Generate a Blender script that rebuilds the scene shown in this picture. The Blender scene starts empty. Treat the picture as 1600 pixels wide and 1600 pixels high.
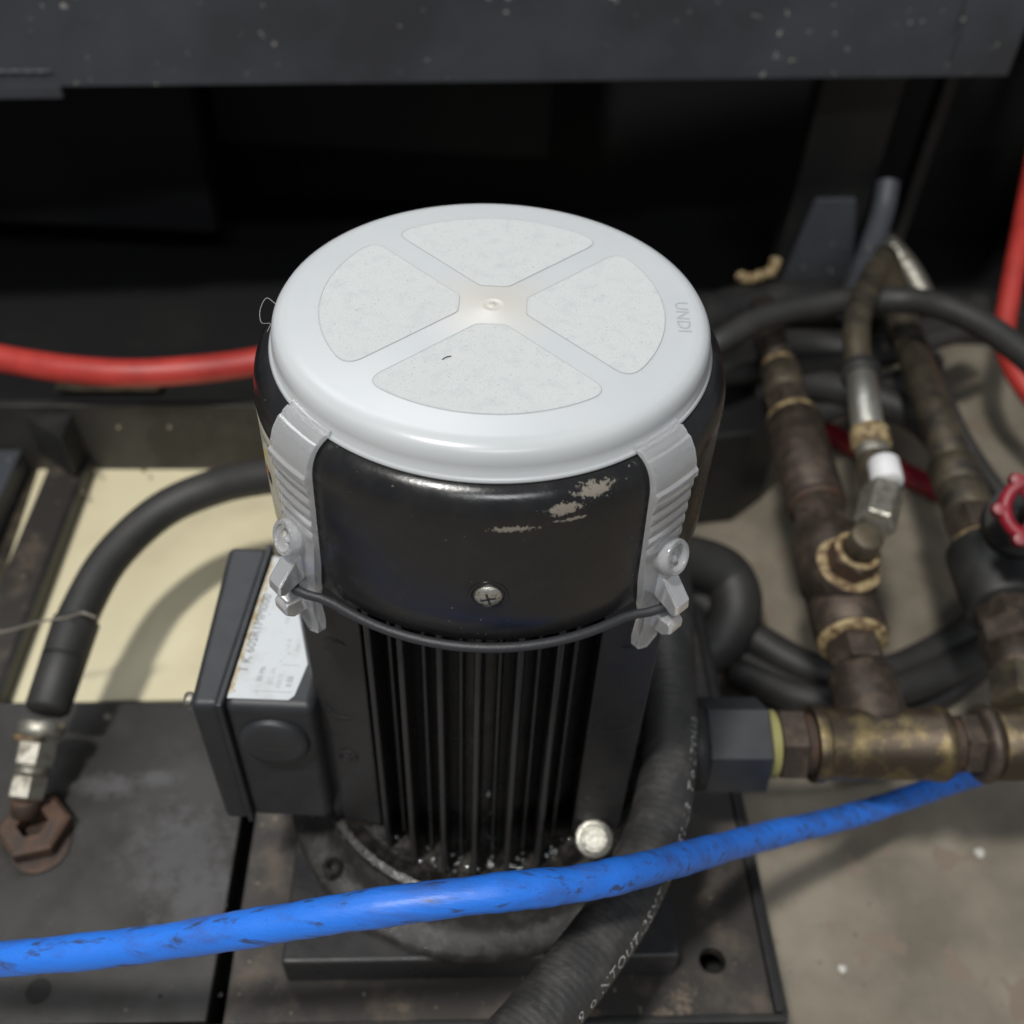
import bpy, bmesh, math, random
import numpy as np
from mathutils import Vector, Matrix
random.seed(7); rng = np.random.default_rng(7)
S = 0.01                                   # everything below is written in centimetres
C = bpy.context.scene.collection
sc = bpy.context.scene
R = math.radians

# ------------------------------------------------------------------ camera
PITCH, ROLL = 0.77990, 0.04984
CAM = np.array([0.93376, -27.65732, 18.17840]); FPX = 1600.129
fw = np.array([0, math.cos(PITCH), -math.sin(PITCH)])
r0 = np.array([1.0, 0, 0]); u0 = np.cross(r0, fw)
rr = math.cos(ROLL)*r0 + math.sin(ROLL)*u0
uu = -math.sin(ROLL)*r0 + math.cos(ROLL)*u0
cd = bpy.data.cameras.new('camera'); cam = bpy.data.objects.new('camera', cd); C.objects.link(cam)
m = Matrix(((rr[0], uu[0], -fw[0]), (rr[1], uu[1], -fw[1]), (rr[2], uu[2], -fw[2]))).to_4x4()
m.translation = Vector(CAM)*S
cam.matrix_world = m
cd.sensor_width = 36; cd.lens = 36*FPX/1600; cd.clip_start = 0.01; cd.clip_end = 60
cd.dof.use_dof = True; cd.dof.focus_distance = 0.315; cd.dof.aperture_fstop = 8.5
sc.camera = cam

# ------------------------------------------------------------------ light: a workshop with ceiling lamps
w = bpy.data.worlds.new('World'); sc.world = w; w.use_nodes = True
w.node_tree.nodes['Background'].inputs[0].default_value = (0.86, 0.93, 1.0, 1)
w.node_tree.nodes['Background'].inputs[1].default_value = 0.16
def lamp(name, loc, size, power, col, target=(0, 0, -8)):
    l = bpy.data.lights.new(name, 'AREA'); l.shape = 'RECTANGLE'; l.size, l.size_y = size[0]*S, size[1]*S
    l.energy = power; l.color = col
    o = bpy.data.objects.new(name, l); C.objects.link(o); o.location = Vector(loc)*S
    o.rotation_euler = (Vector(target)-Vector(loc)).to_track_quat('-Z', 'Y').to_euler()
    return o
lamp('ceiling_lamp', (-58, -70, 215), (16, 26), 46, (1.0, 0.975, 0.93))
lamp('ceiling_lamp_far', (-75, 190, 235), (170, 60), 24, (0.95, 0.97, 1.0))
lamp('ceiling_lamp_front', (25, -190, 205), (120, 12), 18, (0.96, 0.98, 1.0))
sc.view_settings.view_transform = 'Standard'; sc.view_settings.look = 'None'
sc.view_settings.exposure = 0.0; sc.view_settings.gamma = 1

# ------------------------------------------------------------------ measuring helpers (photo pixel -> point on a real plane)
def ray(x, y): return fw + rr*(x-800)/FPX - uu*(y-800)/FPX
def atz(x, y, z): d = ray(x, y); return CAM + d*(z-CAM[2])/d[2]
def aty(x, y, Y): d = ray(x, y); return CAM + d*(Y-CAM[1])/d[1]
def ad(x, y, dep): return CAM + ray(x, y)*dep

# ------------------------------------------------------------------ materials
def mat(name, col, rough=0.5, metal=0.0, col2=None, nscale=300, lo=0.45, hi=0.6, rough2=None,
        bump=0.0, bscale=1500, specks=None, sscale=900, sthr=0.72, grain=0.0, coat=0.0, patches=None, patchcol=(0.42, 0.37, 0.30),
        trans=0.0, sss=0.0, stretch=None, detail=6, spec=0.5, cscale=1400, camp=2.6, cconst=1.98, cw=.05, sw=.03):
    M = bpy.data.materials.new(name); M.use_nodes = True; nt = M.node_tree; N = nt.nodes; L = nt.links
    b = N['Principled BSDF']
    b.inputs['Roughness'].default_value = rough; b.inputs['Metallic'].default_value = metal
    b.inputs['Coat Weight'].default_value = coat; b.inputs['Coat Roughness'].default_value = 0.25
    b.inputs['Transmission Weight'].default_value = trans; b.inputs['Specular IOR Level'].default_value = spec
    if sss: b.inputs['Subsurface Weight'].default_value = sss; b.inputs['Subsurface Scale'].default_value = 0.004; b.inputs['Subsurface Radius'].default_value = (1, .95, .9)
    tc = N.new('ShaderNodeTexCoord'); co = tc.outputs['Object']
    if stretch:
        mp = N.new('ShaderNodeMapping'); mp.inputs['Scale'].default_value = stretch; L.new(co, mp.inputs[0]); co = mp.outputs[0]
    def noise(scale, det=detail, r=0.6):
        n = N.new('ShaderNodeTexNoise'); n.inputs['Scale'].default_value = scale; n.inputs['Detail'].default_value = det
        n.inputs['Roughness'].default_value = r; L.new(co, n.inputs['Vector']); return n.outputs['Fac']
    def ramp(src, a, c):
        q = N.new('ShaderNodeMapRange'); q.inputs[1].default_value = a; q.inputs[2].default_value = c; L.new(src, q.inputs[0]); q.clamp = True; return q.outputs[0]
    def mix(f, a, c):
        q = N.new('ShaderNodeMix'); q.data_type = 'RGBA'; L.new(f, q.inputs[0])
        for s, i in ((a, 6), (c, 7)):
            if isinstance(s, tuple): q.inputs[i].default_value = (*s, 1)
            else: L.new(s, q.inputs[i])
        return q.outputs[2]
    cur = col
    if col2 is not None:
        f = ramp(noise(nscale), lo, hi); cur = mix(f, cur, col2)
        if rough2 is not None:
            q = N.new('ShaderNodeMapRange'); L.new(f, q.inputs[0]); q.inputs[3].default_value = rough; q.inputs[4].default_value = rough2; L.new(q.outputs[0], b.inputs['Roughness'])
    if grain:
        g = ramp(noise(4000, 2), 0.3, 0.7); dk = tuple(c*(1-grain) for c in col)
        q = N.new('ShaderNodeMix'); q.data_type = 'RGBA'; q.blend_type = 'MULTIPLY'; q.inputs[0].default_value = 1
        h = N.new('ShaderNodeMapRange'); L.new(g, h.inputs[0]); h.inputs[3].default_value = 1-grain; h.inputs[4].default_value = 1+grain
        if isinstance(cur, tuple): q.inputs[6].default_value = (*cur, 1)
        else: L.new(cur, q.inputs[6])
        L.new(h.outputs[0], q.inputs[7]); cur = q.outputs[2]
    if specks is not None:
        f = ramp(noise(sscale, 3, .5), sthr, sthr+sw); cur = mix(f, cur, specks)
    if patches:  # colour patches: chips, stains, a soft tint, and sheen painted on the plate
        geo = tc.outputs['Object']; nz = noise(cscale, 8, .75)
        for (c, r) in patches:
            sub = N.new('ShaderNodeVectorMath'); sub.operation = 'SUBTRACT'; L.new(geo, sub.inputs[0]); sub.inputs[1].default_value = Vector(c)*S
            scl = N.new('ShaderNodeVectorMath'); scl.operation = 'DIVIDE'; L.new(sub.outputs[0], scl.inputs[0]); scl.inputs[1].default_value = Vector(r)*S
            ln = N.new('ShaderNodeVectorMath'); ln.operation = 'LENGTH'; L.new(scl.outputs[0], ln.inputs[0])
            a = N.new('ShaderNodeMath'); a.operation = 'MULTIPLY_ADD'; L.new(nz, a.inputs[0]); a.inputs[1].default_value = camp; L.new(ln.outputs['Value'], a.inputs[2])
            q = N.new('ShaderNodeMapRange'); L.new(a.outputs[0], q.inputs[0]); q.inputs[1].default_value = cconst+cw; q.inputs[2].default_value = cconst-cw; q.inputs[3].default_value = 0; q.inputs[4].default_value = 1
            cur = mix(q.outputs[0], cur, patchcol)
    if isinstance(cur, tuple): b.inputs['Base Color'].default_value = (*cur, 1)
    else: L.new(cur, b.inputs['Base Color'])
    if bump:
        n = noise(bscale, 5); bp = N.new('ShaderNodeBump'); bp.inputs['Strength'].default_value = bump; bp.inputs['Distance'].default_value = 0.0006
        L.new(n, bp.inputs['Height']); L.new(bp.outputs[0], b.inputs['Normal'])
    return M

CH = [((0.95, -7.6, 26.23), (.85, .85, .13)), ((2.35, -7.2, 26.72), (.68, .68, .22)), ((3.3, -6.85, 27.05), (.8, .7, .28)), ((2.6, -7.3, 26.35), (.6, .6, .08))]
PLATE_SHEEN = [(tuple(atz(x, y, -30.35)-np.array([-25, -2, -34.5])), rr_) for x, y, rr_ in [(285, 1330, (2.9, 2.5, 1)), (310, 1400, (2.0, 2.0, 1)), (165, 1228, (2.2, .7, 1)), (250, 1215, (1.3, .5, 1))]]  # pale patches on the tank lid: lamp reflection painted into the colour
M = dict(
    cowl=mat('black_gloss_paint', (0.0125, 0.0125, 0.014), .20, 0, (0.019, 0.0185, 0.018), 120, .4, .7, .30, bump=.10, bscale=900, specks=(.16, .155, .14), sscale=420, sthr=.735, patches=CH, patchcol=(.25, .225, .19), cscale=700, camp=3.4, cconst=2.35, cw=.09, spec=.6),
    motor=mat('black_motor_paint', (0.028, 0.028, 0.031), .27, 0, (0.036, 0.034, 0.032), 90, .42, .7, .48, bump=.3, bscale=900, specks=(.14, .13, .12), sscale=600, sthr=.74),
    oily=mat('oily_black_paint', (0.012, 0.0115, 0.011), .10, 0, (0.035, 0.031, 0.026), 160, .4, .62, .5, bump=.7, bscale=520, specks=(.16, .15, .13), sscale=700, sthr=.72),
    cast=mat('oily_cast_aluminium', (0.035, 0.033, 0.031), .20, .2, (0.075, 0.072, 0.068), 150, .45, .7, .34, bump=.8, bscale=1000, specks=(.4, .39, .36), sscale=650, sthr=.73),
    plate=mat('grimy_steel_painted_sheen', (0.030, 0.028, 0.024), .50, .2, (0.050, 0.047, 0.044), 22, .42, .60, .36, bump=.5, bscale=1400, specks=(.24, .23, .22), sscale=380, sthr=.725, grain=.3, cscale=120, camp=3.4, cconst=2.45, cw=.45, patchcol=(.085, .082, .084), patches=PLATE_SHEEN),
    plate2=mat('worn_plate', (0.046, 0.041, 0.037), .42, .2, (0.115, 0.092, 0.072), 45, .5, .68, .5, bump=.5, bscale=1200, specks=(.3, .26, .2), sscale=300, sthr=.70, grain=.3,
        patches=[((9.9, -9.7, 6.5), (1.2, 1.6, .8)), ((-3, -10.6, 6.5), (.9, .6, .6)), ((12.8, -10.3, 6.5), (1.0, .4, .6)), ((9.2, -10.4, 6.5), (1.4, .5, .6)), ((5.6, -10.6, 6.5), (1.2, .5, .6))], patchcol=(.17, .135, .10), cscale=420, camp=4.2, cconst=2.35, cw=.25),
    dark=mat('dark_steel', (0.016, 0.016, 0.017), .5, 0, (0.035, 0.034, 0.03), 40, .45, .7, bump=.3, specks=(.18, .17, .16), sscale=300, sthr=.74),
    beam=mat('painted_grey_blue_beam', (0.060, 0.067, 0.080), .5, 0, (0.042, 0.044, 0.05), 8, .4, .62, bump=.2, specks=(.34, .33, .3), sscale=170, sthr=.695, grain=.12),
    black=mat('cabinet_black', (0.0045, 0.0045, 0.006), .7, 0, (0.012, 0.013, 0.007), 6, .52, .7),
    cream=mat('cream_paint', (0.80, 0.73, 0.50), .45, 0, (0.72, 0.63, 0.42), 18, .5, .75, bump=.1, specks=(.35, .27, .17), sscale=90, sthr=.73),
    blue=mat('blue_air_hose', (0.026, 0.195, 0.80), .42, 0, (0.045, 0.125, 0.45), 130, .48, .70, bump=.5, bscale=260, specks=(.04, .07, .18), sscale=300, sthr=.575, sw=.11, stretch=(.22, 1, 1), grain=.1),
    rubber=mat('black_rubber', (0.042, 0.041, 0.041), .46, 0, (0.075, 0.071, 0.067), 90, .45, .65, .58, bump=.5, bscale=900),
    rubber2=mat('matt_black_hose', (0.030, 0.0295, 0.029), .5, 0, (0.042, 0.040, 0.038), 60, .45, .7, bump=.35, bscale=1300),
    cord=mat('black_elastic_cord', (0.035, 0.036, 0.041), .38, bump=.3, bscale=2500),
    red=mat('red_hose_rubber', (0.52, 0.05, 0.04), .45, 0, (0.36, 0.03, 0.025), 40, .4, .7),
    crimson=mat('crimson_enamel', (0.28, 0.012, 0.024), .42, 0, (0.16, 0.01, 0.02), 90, .4, .7),
    brass=mat('tarnished_brass', (0.085, 0.066, 0.048), .42, .75, (0.30, 0.23, 0.10), 60, .48, .75, .38, bump=.4, bscale=900, specks=(.5, .42, .25), sscale=900, sthr=.72),
    bronze=mat('brown_steel_fitting', (0.075, 0.058, 0.048), .45, .6, (0.13, 0.10, 0.075), 120, .45, .65, .55, bump=.4, bscale=1200),
    rusty=mat('rusty_fitting', (0.11, 0.062, 0.04), .55, .3, (0.06, 0.045, 0.038), 130, .4, .62, bump=.6, bscale=1200),
    oldmetal=mat('dull_olive_pipe', (0.15, 0.125, 0.085), .45, .6, (0.06, 0.052, 0.045), 60, .42, .62, .5, bump=.4),
    pale=mat('pale_zinc', (0.48, 0.46, 0.40), .36, .8, (0.20, 0.18, 0.14), 160, .46, .66, .5, bump=.4),
    zinc=mat('zinc_screw', (0.62, 0.61, 0.55), .3, .85, (0.18, 0.16, 0.12), 900, .5, .66, .5, bump=.4),
    seal=mat('grimy_sealant', (0.40, 0.31, 0.16), .55, 0, (0.13, 0.075, 0.04), 200, .42, .60, bump=.6),
    whitebit=mat('white_sleeve', (0.75, 0.75, 0.76), .4),
    yellowband=mat('olive_plastic', (0.30, 0.28, 0.11), .5),
    cover=mat('milky_plastic', (0.555, 0.58, 0.595), .28, 0, (0.53, 0.557, 0.575), 30, .4, .7, patches=[((0, 0, 1.1), (1.9, 1.9, 1.9))], patchcol=(.60, .58, .535), camp=0, cconst=.7, cw=.6, specks=(.36, .37, .38), sscale=620, sthr=.745, sss=.35, bump=.03, bscale=700),
    pane=mat('milky_frosted_plastic', (0.61, 0.635, 0.635), .5, 0, (0.52, 0.55, 0.57), 190, .50, .80, sss=.2, bump=.5, bscale=2600, specks=(.36, .38, .41), sscale=1500, sthr=.665, grain=.07),
    clip=mat('clear_milky_plastic', (0.98, 0.985, 1.0), .10, 0, (0.93, 0.95, 0.98), 100, .4, .7, trans=.74, sss=.0, bump=.05, bscale=600),
    postblack=mat('shade_darkened_post', (0.011, 0.011, 0.0115), .45, 0, (0.02, 0.02, 0.018), 30, .45, .7),  # darker than the beam; the overhang's shade is put into the colour
    box=mat('charcoal_plastic', (0.026, 0.028, 0.032), .42, 0, (0.038, 0.04, 0.044), 60, .4, .7, bump=.25, bscale=1800, specks=(.14, .14, .14), sscale=500, sthr=.76),
    label=mat('white_nameplate', (0.56, 0.59, 0.61), .4, 0, (0.46, 0.48, 0.48), 90, .5, .75, specks=(.25, .24, .22), sscale=260, sthr=.70),
    stain=mat('tan_dirt', (0.42, 0.33, 0.2), .6, 0, (.6, .58, .5), 300, .4, .6),
    ink=mat('faded_ink', (0.16, 0.165, 0.17), .6), ink2=mat('pale_ink', (0.38, 0.40, 0.42), .6),
    decal=mat('cream_sticker', (0.66, 0.64, 0.52), .4), yellow=mat('yellow_print', (0.78, 0.62, 0.04), .4),
    orange=mat('orange_print', (0.62, 0.2, 0.08), .4), inkblack=mat('black_print', (0.03, 0.03, 0.03), .5),
    print=mat('worn_white_print', (0.62, 0.62, 0.60), .5, 0, (.2, .2, .2), 900, .45, .6),
    rubbersole=mat('hose_mark', (0.3, 0.29, 0.27), .6),
    concrete=mat('oiled_concrete', (0.275, 0.24, 0.185), .6, 0, (0.165, 0.146, 0.113), 19, .33, .72, .5, bump=.3, bscale=300, specks=(.23, .185, .14), sscale=40, sthr=.60, grain=.12),
    pebble=mat('pale_pebble', (.62, .6, .55), .5),
    pebble2=mat('grit', (.34, .31, .26), .7, 0, (.12, .10, .08), 8, .45, .55),
    wire=mat('twist_wire', (.32, .28, .23), .4, .5),
    drop=mat('swarf_and_glints', (.85, .86, .85), .08, .9),
    lint=mat('grey_lint', (.35, .35, .36), .8),
)

# ------------------------------------------------------------------ builders
def sub3(p, q): return (p[0]-q[0], p[1]-q[1], p[2]-q[2])
def obj(name, vf, material, parent=None, smooth=True, bevel=0.0, seg=2, angle=40, label=None):
    v, f = vf
    off = ORG.get(parent.name, (0, 0, 0)) if parent else (0, 0, 0)
    me = bpy.data.meshes.new(name); me.from_pydata([tuple((c-o)*S for c, o in zip(p, off)) for p in v], [], f); me.update()
    o = bpy.data.objects.new(name, me); C.objects.link(o); ORG[o.name] = off
    me.materials.append(M[material] if isinstance(material, str) else material)
    if smooth:
        for p in me.polygons: p.use_smooth = True
        es = o.modifiers.new('split', 'EDGE_SPLIT') if not bevel else None
        if es: es.split_angle = R(angle)
    if bevel:
        bv = o.modifiers.new('bevel', 'BEVEL'); bv.width = bevel*S; bv.segments = seg; bv.limit_method = 'ANGLE'; bv.angle_limit = R(35); bv.harden_normals = True
    if parent: o.parent = parent
    if label: o['label'] = label
    return o
ORG = {}
def thing(name, label, cat, loc=(0, 0, 0), group=None):
    o = bpy.data.objects.new(name, None); C.objects.link(o); o.empty_display_size = .02
    o.location = Vector(loc)*S; ORG[o.name] = tuple(loc); o['label'] = label; o['category'] = cat
    if group: o['group'] = group
    return o
def tag(o, label, cat, group=None):
    o['label'] = label; o['category'] = cat
    if group: o['group'] = group
    return o
def struct(o): o['kind'] = 'structure'; return o
def join(*vfs):
    V, F = [], []
    for v, f in vfs:
        n = len(V); V += list(v); F += [tuple(i+n for i in q) for q in f]
    return V, F
def box(x0, x1, y0, y1, z0, z1):
    v = [(x0, y0, z0), (x1, y0, z0), (x1, y1, z0), (x0, y1, z0), (x0, y0, z1), (x1, y0, z1), (x1, y1, z1), (x0, y1, z1)]
    return v, [(0, 3, 2, 1), (4, 5, 6, 7), (0, 1, 5, 4), (1, 2, 6, 5), (2, 3, 7, 6), (3, 0, 4, 7)]
def prism(poly, z0, z1):
    a = sum(poly[i][0]*poly[(i+1) % len(poly)][1]-poly[(i+1) % len(poly)][0]*poly[i][1] for i in range(len(poly)))
    if a < 0: poly = poly[::-1]
    n = len(poly); v = [(p[0], p[1], z0) for p in poly]+[(p[0], p[1], z1) for p in poly]
    return v, [tuple(range(n))[::-1], tuple(range(n, 2*n))]+[(i, (i+1) % n, n+(i+1) % n, n+i) for i in range(n)]
def frame(d):
    d = np.array(d, float); d /= np.linalg.norm(d)
    a = np.array([0, 0, 1.]) if abs(d[2]) < .9 else np.array([1., 0, 0])
    x = np.cross(a, d); x /= np.linalg.norm(x); return x, np.cross(d, x), d
def lathe(prof, org=(0, 0, 0), axis=(0, 0, 1), seg=48, rot=0.0, closed=False, rfun=None):
    """prof: (radius, height along axis) pairs; radius 0 closes an end"""
    x, y, d = frame(axis); o = np.array(org, float); V = []; F = []; rings = []
    if tuple(axis) == (0, 0, 1): x, y = np.array([1., 0, 0]), np.array([0, 1., 0])
    for r, h in prof:
        if r <= 1e-6: rings.append([len(V)]); V.append(tuple(o+d*h))
        else:
            k = len(V); rings.append(list(range(k, k+seg)))
            for i in range(seg):
                t = 2*math.pi*i/seg+rot; q = r*(rfun(t) if rfun else 1); V.append(tuple(o+d*h+x*q*math.cos(t)+y*q*math.sin(t)))
    for a, b in zip(rings[:-1], rings[1:]):
        for i in range(seg):
            j = (i+1) % seg
            if len(a) == 1 and len(b) == 1: continue
            if len(a) == 1: F.append((a[0], b[j], b[i]))
            elif len(b) == 1: F.append((a[i], a[j], b[0]))
            else: F.append((a[i], a[j], b[j], b[i]))
    F = [f[::-1] for f in F] if prof[-1][1] < prof[0][1] else F
    return V, F
def spline(pts, n=12):
    P = [np.array(p, float) for p in pts]; P = [2*P[0]-P[1]]+P+[2*P[-1]-P[-2]]; out = []
    for i in range(1, len(P)-2):
        for k in range(n):
            t = k/n; a, b, c, d = P[i-1:i+3]
            out.append(.5*((2*b)+(c-a)*t+(2*a-5*b+4*c-d)*t*t+(3*b-a-3*c+d)*t**3))
    out.append(P[-2]); return out
def frames(path):
    T = [path[min(i+1, len(path)-1)]-path[max(i-1, 0)] for i in range(len(path))]; T = [t/np.linalg.norm(t) for t in T]
    x, y, _ = frame(T[0]); X = [x]
    for i in range(1, len(T)):
        q = X[-1]-T[i]*np.dot(X[-1], T[i]); X.append(q/np.linalg.norm(q))
    return T, X, [np.cross(t, x) for t, x in zip(T, X)]
def tube(pts, rad, seg=20, n=12, sm=True, caps=True, rf=None, close=False):
    path = spline(pts, n) if sm else [np.array(p, float) for p in pts]
    T, X, Y = frames(path); V = []; F = []; m_ = len(path)
    for i, p in enumerate(path):
        s = i/(m_-1); r = rad(s) if callable(rad) else rad
        if rf: r = r*rf(i, s)
        for k in range(seg):
            a = 2*math.pi*k/seg; V.append(tuple(p+X[i]*r*math.cos(a)+Y[i]*r*math.sin(a)))
    for i in range(m_-1 if not close else m_):
        for k in range(seg):
            a = i*seg+k; b = i*seg+(k+1) % seg; i2 = (i+1) % m_; F.append((a, b, i2*seg+(k+1) % seg, i2*seg+k))
    if caps and not close: F.append(tuple(range(seg))[::-1]); F.append(tuple(range((m_-1)*seg, m_*seg)))
    return V, F
def hexn(r, h, org, axis, ch=.12, rot=0.0, hole=0.0):
    """hexagonal nut with chamfered corners: r is across-corner radius"""
    c = r*.13; p = [(hole, 0), (r-c, 0), (r, ch), (r, h-ch), (r-c, h), (hole, h)]
    if hole: p = [(hole, h*.3)]+p[0:]+[(hole, h*.3)]
    return lathe(p, org, axis, 6, rot)
def seg_(parent, name, material, p0, p1, r0_, r1_=None, seg=28, ch=.08, hexa=False, rot=0.0, bevel=0.0):
    p0 = np.array(p0, float); p1 = np.array(p1, float); d = p1-p0; h = float(np.linalg.norm(d)); r1_ = r1_ or r0_
    if hexa: return obj(name, hexn(r0_, h, p0, d, min(.12, h*.2), rot), material, parent, smooth=False, bevel=.04)
    if name.endswith('neck') or name == 'thread_seal':   # exposed pipe thread
        k = max(int(h/.16), 2); pr = [(0, 0)]
        for i in range(k): pr += [(r0_-.09, h*(i+.05)/k), (r0_, h*(i+.5)/k), (r0_-.09, h*(i+.95)/k)]
        return obj(name, lathe(pr+[(0, h)], p0, d, seg), material, parent, angle=70)
    return obj(name, lathe([(0, 0), (r0_-ch, 0), (r0_, ch), (r1_, h-ch), (r1_-ch, h), (0, h)], p0, d, seg), material, parent, angle=50)
def text_mesh(body, size, extrude=0.0, font_scale=1.0, spacing=1.0):
    cu = bpy.data.curves.new('text', 'FONT'); cu.body = body; cu.size = size; cu.extrude = extrude; cu.space_character = spacing; cu.resolution_u = 2
    cu.align_x = 'CENTER'; cu.align_y = 'CENTER'
    o = bpy.data.objects.new('text', cu); C.objects.link(o); dg = bpy.context.evaluated_depsgraph_get(); dg.update()
    me = bpy.data.meshes.new_from_object(o.evaluated_get(dg)); V = [tuple(v.co) for v in me.vertices]; F = [tuple(p.vertices) for p in me.polygons]
    bpy.data.objects.remove(o); bpy.data.curves.remove(cu); bpy.data.meshes.remove(me); return V, F
def xf(vf, fn): return [tuple(fn(*p)) for p in vf[0]], vf[1]

# ================================================================== SETTING
struct(obj('concrete_floor', box(-260, 260, -160, 260, -40, -37), 'concrete', smooth=False))
# black cabinet standing behind (tank housing): roof, back, sides, front beam
cab = thing('machine_cabinet', 'black steel machine cabinet with an open dark bay behind the motor', 'cabinet', (0, 60, -37))
obj('back_panel', box(-120, 95, 74, 77, -36.9, 18), 'black', cab, False, .1)
obj('side_panel', box(-120, -117, 42, 73.8, -36.9, 24), 'black', cab, False, .1)
# bay wall panels hanging in the bay
xe = aty(345, 400, 58)[0]
obj('inner_panel', prism([(-70, 58), (xe, 58), (xe, 61), (-70, 61)], -31.9, 12), 'black', cab, False, .4)
obj('inner_panel', prism([(xe+.1, 61.2), (3, 61.2), (3, 63), (xe+.1, 63)], aty(560, 242, 61)[2], 12), 'black', cab, False, .8)
obj('side_frame', prism([(46, 56), (95, 60), (95, 63), (46, 59)], -31, 12), 'black', cab, False, .3)
obj('bottom_rail', prism([(34, 53), (90, 56), (90, 60), (34, 57)], -37, -33.4), 'dark', cab, False, .2)
obj('bay_floor', prism([(-119, 55), (38, 55), (38, 73.9), (-119, 73.9)], -36.9, -36.2), 'black', cab, False, .1)
obj('bay_floor', prism([(38.1, 59), (94, 61), (94, 73.9), (38.1, 73.9)], -36.9, -36.2), 'black', cab, False, .1)
obj('top_panel', prism([(-119, 43), (95, 62), (95, 73), (-119, 73)], 14.2, 16), 'black', cab, False, .1)

b0, b1, b2 = atz(-260, 142, -10.5), atz(95, 137, -10.5), atz(1575, 120, -10.5)
bd = (b2-b1)/np.linalg.norm(b2-b1); bn = np.array([-bd[1], bd[0], 0])
beam = thing('steel_beam', 'blue grey painted steel beam across the top of the dark bay', 'beam', tuple(b1))
B0 = b1-bd*70
obj('web_plate', prism([tuple(B0[:2]), tuple(b2[:2]), tuple((b2+bn*1.2)[:2]), tuple((B0+bn*1.2)[:2])], -10.5, 14), 'beam', beam, False, .12)
obj('gusset_plate', prism([tuple((B0-bn*.02)[:2]), tuple((b1-bn*.02)[:2]), tuple((b1+bn*1.1)[:2]), tuple((B0+bn*1.1)[:2])], -11.25, -10.3), 'beam', beam, False, .1)
obj('flange_plate', prism([tuple((B0+bn*1.3)[:2]), tuple((b2+bn*1.3)[:2]), tuple((b2+bn*12)[:2]), tuple((B0+bn*12)[:2])], 2, 3), 'beam', beam, False, .1)
p = atz(1492, 30, 0); g0 = aty(1512, -12, b2[1]-1.7); g1 = aty(1489, 56, b2[1]-1.7)
obj('scored_seam', tube([g0, (g0+g1)/2+np.array([.05, 0, 0]), g1], .07, 6), 'dark', beam)

s0 = atz(85, 612, -31.8); s1 = atz(250, 612, -31.8)
obj('brass_strip', prism([(s0[0], s0[1]), (s1[0], s1[1]), (s1[0], s1[1]+1.2), (s0[0], s0[1]+1.2)], -31.8, -31.6), 'oldmetal', cab, False, .05)
wb = [b1+bd*q-bn*.05+np.array([0, 0, 1.1+.03*math.sin(q*9)]) for q in np.linspace(-40, -.3, 160)]
obj('weld_bead', tube(wb, .13, 6, sm=False, rf=lambda i, s: 1+.35*math.sin(i*1.9)), 'beam', beam)
# posts in the bay
def vpost(name, label, xl, xr, ytop, ybot, Y, dep, zb, mt, cat='post', zt=14):
    a, b = aty(xl, ybot, Y), aty(xr, ybot, Y)
    return tag(obj(name, box(a[0], b[0], Y, Y+dep, zb, zt), mt, None, False, .25), label, cat)
vpost('steel_post', 'wide dark steel post standing in the bay right of the round cover', 1205, 1318, 130, 450, 53, 3, -33, 'postblack')
vpost('narrow_post', 'narrow dark steel post close behind the grey bent pipe', 1372, 1392, 130, 440, 56, 2, -33, 'postblack')

pa, pb_, pc_, pd_ = aty(1275, 312, 52.5), aty(1338, 312, 52.5), aty(1330, 480, 52.5), aty(1205, 480, 52.5)
tag(obj('foot_bracket', ([tuple(q+np.array([0, dy, 0])) for dy in (0, .4) for q in (pa, pb_, pc_, pd_)], box(0, 1, 0, 1, 0, 1)[1]), 'beam', None, False, .05), 'blue grey bracket plate fixed across the foot of the wide dark post', 'bracket')

# ------------------------------------------------------------------ skid frame: plates, tray, channels (turned about four degrees)
ZP = -30.5
K = lambda x, y, z=ZP: tuple(atz(x, y, z)[:2])
yaw = R(3.8)
def sk(x, y, ox=0, oy=0): return (ox+x*math.cos(yaw)-y*math.sin(yaw), oy+x*math.sin(yaw)+y*math.cos(yaw))
def sbox(x0, x1, y0, y1, z0, z1): return prism([sk(x0, y0), sk(x1, y0), sk(x1, y1), sk(x0, y1)], z0, z1)
skid = thing('power_pack_skid', 'dark grimy steel skid frame carrying the black motor', 'frame', (0, 0, -37))
# local skid frame: right edge x=13.6, front y=-11, reservoir right edge x=-12.7
def plate_with_hole(x0, x1, y0, y1, z0, z1, hx, hy, hr, n=24):
    # a rectangular plate with a round hole right through it
    V = []; F = []; out = []
    for i in range(n):
        t = 2*math.pi*i/n+math.pi/4; c, s_ = math.cos(t), math.sin(t); k = 1/max(abs(c), abs(s_))
        px = hx+(c*k)*((x1-hx) if c > 0 else (hx-x0)); py = hy+(s_*k)*((y1-hy) if s_ > 0 else (hy-y0)); out.append((px, py))
    for z in (z0, z1):
        for q in out: V.append((*sk(*q), z))
        for i in range(n):
            t = 2*math.pi*i/n+math.pi/4; V.append((*sk(hx+hr*math.cos(t), hy+hr*math.sin(t)), z))
    for i in range(n):
        j = (i+1) % n
        F += [(i, n+i, n+j, j), (2*n+i, 2*n+j, 3*n+j, 3*n+i), (i, j, 2*n+j, 2*n+i), (n+i, 3*n+i, 3*n+j, n+j)]
    return V, F
obj('deck_plate', plate_with_hole(-11.55, 13.35, -11.2, 13, ZP-.8, ZP, 10.9, -8.55, .62), 'plate2', skid, False, .06)
obj('front_channel', sbox(-40, 13.6, -13.0, -11.4, ZP-3.2, ZP-.5), 'dark', skid, False, .15)
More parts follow.
